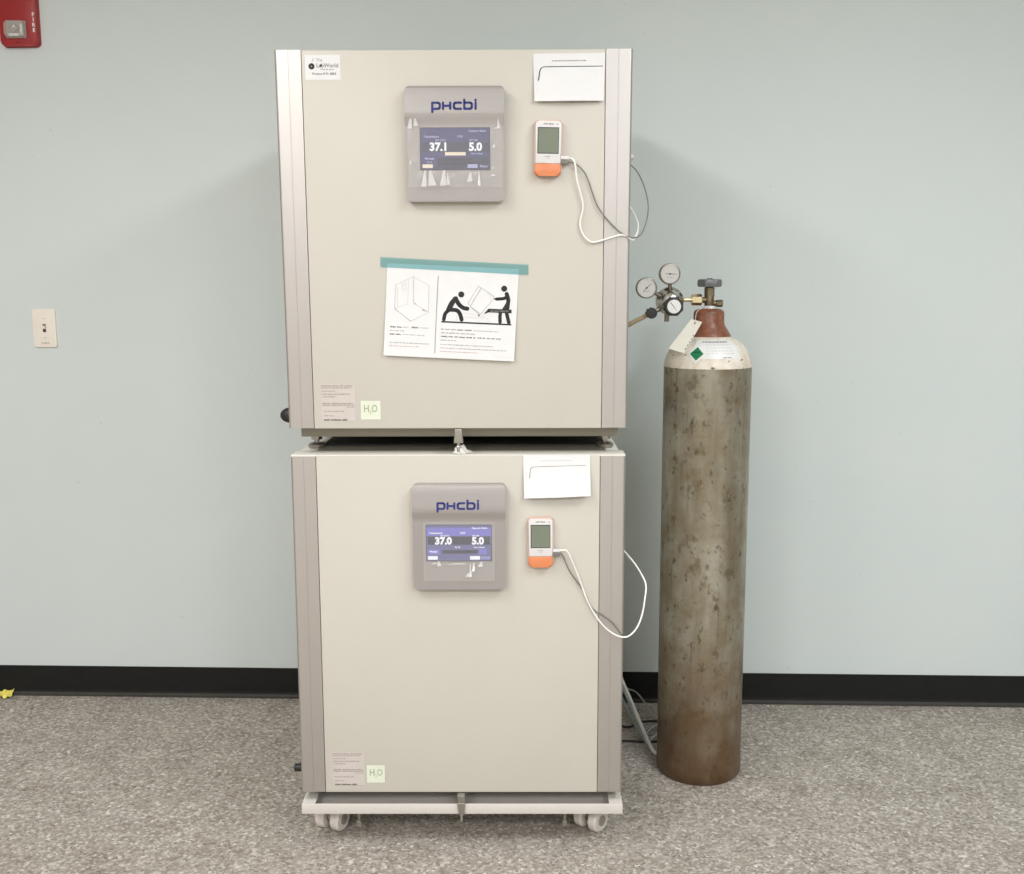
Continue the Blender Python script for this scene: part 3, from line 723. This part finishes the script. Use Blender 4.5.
F.rect(.38, .60, 1.1595, 1.1615, 2, .0004)
o = F.build('contents_label', t); o['label'] = 'white paper contents label wrapped over the shoulder'
F = Flat([M['wdial'], M['hazard'], M['hazdark'], M['ink']], lambda u, v, l: dome_pt(u, zs(v), l+.0016))
cu, cv = -.24, 1.1695
def dia(r, mi, l):
    for q in ((1, 1), (-1, 1), (-1, -1), (1, -1)):
        n_ = 5
        for i in range(n_):
            for j in range(n_-i):
                def P(a, c): return (cu+q[0]*a*r/n_*.235, cv+q[1]*c*r/n_*.0238)
                F.poly([P(i, j), P(i+1, j), P(i, j+1)], mi, l)
                if j < n_-i-1: F.poly([P(i+1, j), P(i+1, j+1), P(i, j+1)], mi, l)
dia(1.0, 0, 0); dia(.72, 1, .0004)
F.rect(cu-.09, cu+.09, cv+.002, cv+.005, 2, .0008, 3, 1)
F.rect(cu-.03, cu+.03, cv-.008, cv-.006, 2, .0008)
o = F.build('hazard_label', t); o['label'] = 'green diamond gas label with white border'

# manila tag on a string
t2 = thing('inventory_tag', 'off-white paper tag hung by string on the neck of the gas cylinder', 'tag', (0, 0, 0))
A_, B_, C_, D_ = [Vector(p) for p in ((0.5865, 0.350, 1.2590), (0.6150, 0.352, 1.2511), (0.5600, 0.292, 1.1745), (0.5218, 0.300, 1.1860))]
A_.x -= .0; 
b = B(M['tagp'], M['rubber'], M['grey'])
def tq(u, v, l):
    p = A_*(1-u)*(1-v)+B_*u*(1-v)+C_*u*v+D_*(1-u)*v; n_ = (B_-A_).cross(D_-A_).normalized()
    if n_.y > 0: n_ = -n_
    return p+n_*(l+.004*math.sin(PI*v))
for i in range(4):
    for j in range(6):
        b.face([tq((i+a)/4, (j+c)/6, 0) for a, c in ((0, 0), (1, 0), (1, 1), (0, 1))])
b.m(1).face([tq(.5+.06*math.cos(k*PI/5), .10+.035*math.sin(k*PI/5), .0005) for k in range(10)])
b.m(2)
for k in range(5): b.face([tq(.90, .45+.1*k, .0005), tq(.97, .45+.1*k, .0005), tq(.97, .50+.1*k, .0005), tq(.90, .50+.1*k, .0005)])
o = b.build('paper_sheet', t2); md = o.modifiers.new('thickness', 'SOLIDIFY'); md.thickness = .0004
b = B(M['string']); b.tube([tq(.5, .10, .001), (.5985, .351, 1.270), (.606, .365, 1.2800), (.624, .385, 1.2875), (.640, .398, 1.2885), (.658, .405, 1.2885)], .0008, 6, 5); b.build('string', t2)

# ------------------------------------------------------------------ regulator
RX, RY, RZ = .5389, .4145, 1.3043
t = thing('pressure_regulator', 'chrome twin-gauge pressure regulator screwed to the left of the cylinder valve', 'regulator', (RX, RY, RZ))
b = B(M['chrome'], M['grim'])
fy = (0, -1, 0)
b.m(0).lathe([(.020, -.022), (.034, -.018), (.0368, -.008), (.0368, .006), (.0345, .010), (.029, .014), (.0265, .020), (.0245, .030), (.020, .036), (.014, .040)], (0, 0, 0), fy, 48)
for k in range(6):
    a = k*PI/3+.3; b.m(1).cyl(.003, .008, .0125, (.0315*math.cos(a), 0, .0315*math.sin(a)), fy, 8)
b.build('regulator_body', t, 35)
b = B(M['rubber'], M['wdial'], M['ink'])
dx, dz = .0029, -.0135
n = 8; oc = [(dx+.0260*math.cos(2*PI*i/n+PI/8), dz+.0260*math.sin(2*PI*i/n+PI/8)) for i in range(n)]
b.m(0).prism(oc, -.062, -.036, .003)
b.m(1).cyl(.0176, .0615, .0628, (dx, 0, dz), fy, 40)
FF = Flat([], lambda u, v, l: (dx+u, -.0629-l, dz+v)); FF.b.bm.free(); FF.b = b
FF.stroke([(-.009, .010), (.001, -.003)], .0014, 2, .0002); FF.stroke([(.001, -.003), (.007, -.011)], .0007, 2, .0002)
o = b.build('adjusting_knob', t, 30); o['label'] = 'black octagonal knob with white face'
def gauge(cx, cz, ang, stem_to, r=.0275):
    b = B(M['grim']); b.lathe([(r-.003, .000), (r-.0012, .002), (r, .008), (r, .026), (r-.0015, .029), (r-.0035, .0292), (r-.0035, .0268)], (cx, 0, cz), fy, 48)
    b.m(0).tube([(cx, -.012, cz), ((cx+stem_to[0])/2, -.011, (cz+stem_to[1])/2), (stem_to[0], -.008, stem_to[1])], .0055, 10, 3)
    g = b.build('gauge', t, 40)
    b = B(M['gdial'], M['grey']); b.cyl(r-.0033, .0262, .0272, (cx, 0, cz), fy, 40)
    FF = Flat([], lambda u, v, l: (cx+u, -.0273-l, cz+v)); FF.b.bm.free(); FF.b = b
    for k in range(25):
        a = math.radians(-45+270*k/24); r0 = r-.0065; FF.stroke([(r0*math.cos(a), r0*math.sin(a)), ((r0+.0015)*math.cos(a), (r0+.0015)*math.sin(a))], .0003, 1, .0002, False)
    FF.greek(-.009, .009, -.009, .0016, 1, .0002, 3, .6)
    b.build('gauge_face', g, 40)
    b = B(M['ink']); FF = Flat([], lambda u, v, l: (cx+u, -.0280-l, cz+v)); FF.b.bm.free(); FF.b = b
    c_, s_ = math.cos(ang), math.sin(ang); FF.stroke([(-.011*c_, -.011*s_), (.0155*c_, .0155*s_)], .0011, 0, .0001); FF.disc(0, 0, .0022, 0, .0003)
    b.build('needle', g)
gauge(.4745-RX, 1.3385-RZ, math.radians(42), (-.024, .012), .0275)
gauge(.5348-RX, 1.3745-RZ, math.radians(-3), (-.001, .030), .0275)
b = B(M['brass']); b.cyl(.0056, .033, .060, (0, 0, .0030), (1, 0, 0), 20); o = b.build('inlet_stem', t, 40); o['label'] = 'brass inlet stem'
b = B(M['brass']); b.cyl(.0150, .0575, .0845, (0, 0, .0030), (1, 0, 0), 6, .0015); o = b.build('inlet_nut', t, 30); o['label'] = 'brass hexagonal nut'
b = B(M['castgrey']); b.cyl(.0065, .030, .054, (-.0085, -.010, 0), (0, 0, -1), 20, .001); b.build('relief_port', t, 40)
b = B(M['rubber'], M['steel']); b.m(1).tube([(-.024, -.010, -.018), (-.040, -.016, -.028)], .006, 12, 3)
kc = Vector((.4872-RX, -.030, 1.2733-RZ))
n = 40; ra = [(kc.x+(.0138+.0012*math.cos(8*2*PI*i/n))*math.cos(2*PI*i/n), kc.z+(.0138+.0012*math.cos(8*2*PI*i/n))*math.sin(2*PI*i/n)) for i in range(n)]
b.m(0).prism(ra, kc.y-.010, kc.y+.016, .002)
b.build('outlet_valve', t, 40)
# hose leaving behind the incubators
b = B(M['hosetan'], M['castgrey'])
hp = [(.4790, .392, 1.2690), (.4650, .395, 1.2610), (.4500, .400, 1.2535), (.4332, .410, 1.2437), (.4180, .450, 1.232), (.405, .58, 1.215), (.400, .72, 1.20), (.385, .80, 1.16)]
b.tube(hp, lambda t_: .0062+.0011*math.sin(t_*170) if t_ < .6 else .0062, 12, 14)
tag(b.build('gas_hose'), 'tan ribbed hose running from the regulator to behind the upper incubator', 'hose')

# ------------------------------------------------------------------ tubes and leads on the floor
cable('drain_tube', 'glossy white plastic tube dropping to the floor between incubator and cylinder', [(.38, .78, .30), (.430, .745, .215), (0.4582, 0.72, 0.1388), (0.4751, 0.69, 0.1040), (0.5005, 0.60, 0.0550), (0.5185, 0.532, 0.022), (.531, .498, .0075), (.545, .50, .0062), (.57, .56, .0062), (.60, .60, .0062)], .0055, 'cwhite', 'tube')
cable('drain_tube', 'translucent tube running alongside the glossy white tube', [(.39, .77, .25), (.440, .735, .170), (0.4600, 0.705, 0.120), (0.4790, 0.655, 0.0850), (0.5010, 0.590, 0.040), (.518, .545, .010), (.540, .60, .0060), (.59, .66, .0060)], .0052, 'tubeclear', 'tube')
cable('drain_tube', 'dull translucent tube nearest the floor behind the incubator base', [(.40, .79, .16), (.445, .76, .095), (0.4652, 0.72, 0.066), (0.4902, 0.655, 0.0285), (0.511, 0.60, 0.0065), (.54, .66, .006), (.60, .74, .006)], .0050, 'tubeclear', 'tube')
cable('air_line', 'thin blue-grey air line arching against the black baseboard', [(.42, .83, .16), (0.4733, 0.81, 0.0850), (0.5115, 0.80, 0.0676), (0.540, 0.79, 0.034), (.566, .74, .004), (.60, .70, .0035)], .0028, 'tubeclear', 'tube')
cable('air_line', 'thin blue-grey air line curling down beside the white tube', [(.43, .80, .14), (.4700, .79, .078), (.4900, .77, .055), (.5010, .72, .020), (.507, .66, .0040), (.55, .62, .0035)], .0028, 'tubeclear', 'tube')
cable('power_cord', 'black power cord on the carpet, the one nearer the wall', [(.36, .75, .0035), (.43, .70, .0035), (0.4776, 0.6808, .0035), (0.510, 0.712, .0035), (0.5425, 0.7242, .0035), (.60, .725, .0035), (.68, .76, .0035)], .0034, 'cblack', 'cable')
cable('power_cord', 'black power cord on the carpet, the one nearer the cylinder', [(.36, .60, .0035), (.42, .585, .0035), (0.4671, 0.5816, .0035), (.51, .578, .0035), (0.5533, 0.5815, .0035), (.62, .62, .0035), (.70, .68, .0035)], .0034, 'cblack', 'cable')

# ------------------------------------------------------------------ wall fittings
def on_wall(o, s, z, off=.0): o.location = wall_pt(s, z, off); o.rotation_euler = (0, 0, WYAW)
t = thing('light_switch', 'ivory single toggle light switch plate on the blue wall at the left', 'light switch'); on_wall(t, -1.3560, 1.2160)
b = B(M['ivory'], M['grey'], M['ivdark'])
b.prism(rrect(-.0365, .0365, -.0595, .0595, .003), -.0065, 0, .0025)
FF = Flat([], lambda u, v, l: (u, -.0065-l, v)); FF.b.bm.free(); FF.b = b
FF.rect(-.0052, .0052, -.0125, .0125, 2, .0002)
FF.greek(-.012, .014, -.0465, .0035, 1, .0002, 8, .8)
b.build('switch_plate', t, 40)
b = B(M['ivory'], M['rubber']); b.m(0).prism([(-.0042, -.002), (.0042, -.002), (.0035, .008), (-.0035, .008)], -.016, -.005, .001); b.m(1).box(-.004, .004, -.0085, -.0068, -.0115, -.0065); b.m(1).box(-.004, .002, -.0085, -.0068, .0090, .0118); b.build('toggle', t, 40)
for z in (.0302, -.0302):
    b = B(M['ivory'], M['ivdark']); b.m(0).cyl(.0032, .006, .0078, (0, 0, z), fy, 16, .0005); b.m(1).box(-.0026, .0026, -.0081, -.0077, z-.0004, z+.0004); b.build('screw', t, 40)

t = thing('fire_alarm', 'red fire alarm strobe mounted high on the wall at the left edge', 'fire alarm'); on_wall(t, -1.367, 2.146)
b = B(M['fire'])
b.prism(rrect(-.0575, .0560, -.079, .083, .014), -.022, -.004, .004, 4)
b.build('housing', t, 40)
b = B(M['fire']); b.prism(rrect(-.0590, .0580, -.081, .085, .014), -.0065, 0, .002); b.build('back_plate', t, 40)
b = B(M['castgrey'], M['glass'], M['wdial'], M['chrome'])
b.m(0).box(-.037, .025, -.026, -.0215, -.058, -.008, .002)
b.m(1).prism(rrect(-.035, .023, -.056, -.010, .006), -.042, -.025, .006, 3)
b.m(2).box(.012, .018, -.038, -.025, -.050, -.018, .002); b.m(2).box(-.028, .004, -.031, -.025, -.052, -.044, .002)
b.m(3).cyl(.010, .025, .036, (-.008, 0, -.030), fy, 12, .002); b.m(2).cyl(.004, .034, .039, (-.006, 0, -.026), fy, 10)
o = b.build('strobe_lens', t, 40); o['label'] = 'clear faceted strobe lens'
b = B(M['ptape'])
for ch, z in zip('FIRE', (.010, -.005, -.020, -.035)):
    vs, fsx = text_mesh(ch, .0145, .0006, 'CENTER'); q = [b.bm.verts.new((.0475+a, -.0224, z+c-.004)) for a, c in vs]
    for f in fsx:
        try: b.bm.faces.new([q[i] for i in f])
        except ValueError: pass
b.build('lettering', t)
b = B(M['dark']); b.cyl(.0025, .021, .0224, (-.004, 0, -.069), fy, 12); b.build('screw_hole', t)

# yellow paper scrap at the wall
b = B(M['yellow']); rn = random.Random(2); g = {}
for i in range(7):
    for j in range(5):
        g[i, j] = b.bm.verts.new((-1.582+.046*i/6+rn.uniform(-.003, .003), .905+.035*j/4+rn.uniform(-.003, .003)+.004*(i > 3), .003+abs(rn.gauss(.0, 1))*.0045+.010*j/4+(.004 if i in (2, 5) else 0)))
for i in range(6):
    for j in range(4): b.bm.faces.new((g[i, j], g[i+1, j], g[i+1, j+1], g[i, j+1]))
o = b.build('paper_scrap'); md = o.modifiers.new('thickness', 'SOLIDIFY'); md.thickness = .0012
tag(o, 'small crumpled scrap of yellow paper on the carpet by the black baseboard', 'paper scrap')

# ------------------------------------------------------------------ lights
def area(x, y, w, h, e, c=(.975, 1.0, 1.035)):
    l = bpy.data.lights.new('troffer_light', 'AREA'); l.shape = 'RECTANGLE'; l.size = w; l.size_y = h; l.energy = e; l.color = c
    o = bpy.data.objects.new('troffer_light', l); COL.objects.link(o); o.location = (x, y, ZC-.01)
    return o
for x, cc in ((-1.3, (1, .99, 1.005)), (1.5, (.95, 1.0, 1.055))):
    for y, e in ((-1.5, 42), (-3.8, 78), (-6.2, 78)): area(x, y, .6, 1.2, e, cc)
w = bpy.data.worlds.new('World'); sc.world = w; w.use_nodes = True
w.node_tree.nodes['Background'].inputs[0].default_value = (.8, .85, .9, 1); w.node_tree.nodes['Background'].inputs[1].default_value = .3

# ------------------------------------------------------------------ camera
cam = bpy.data.cameras.new('camera'); cam.sensor_fit = 'HORIZONTAL'; cam.sensor_width = 36; cam.lens = 1044.865/1024*36; cam.clip_start = .05
co = bpy.data.objects.new('camera', cam); COL.objects.link(co)
Rm = Matrix.Rotation(.00526, 4, 'Z') @ Matrix.Rotation(PI/2-.14455, 4, 'X') @ Matrix.Rotation(-.00265, 4, 'Z')
co.matrix_world = Matrix.Translation((.13678, -2.36636, 1.34722)) @ Rm
sc.camera = co
vs = sc.view_settings; vs.view_transform = 'Standard'; vs.look = 'None'; vs.gamma = 1; vs.use_curve_mapping = False; vs.exposure = 0.0
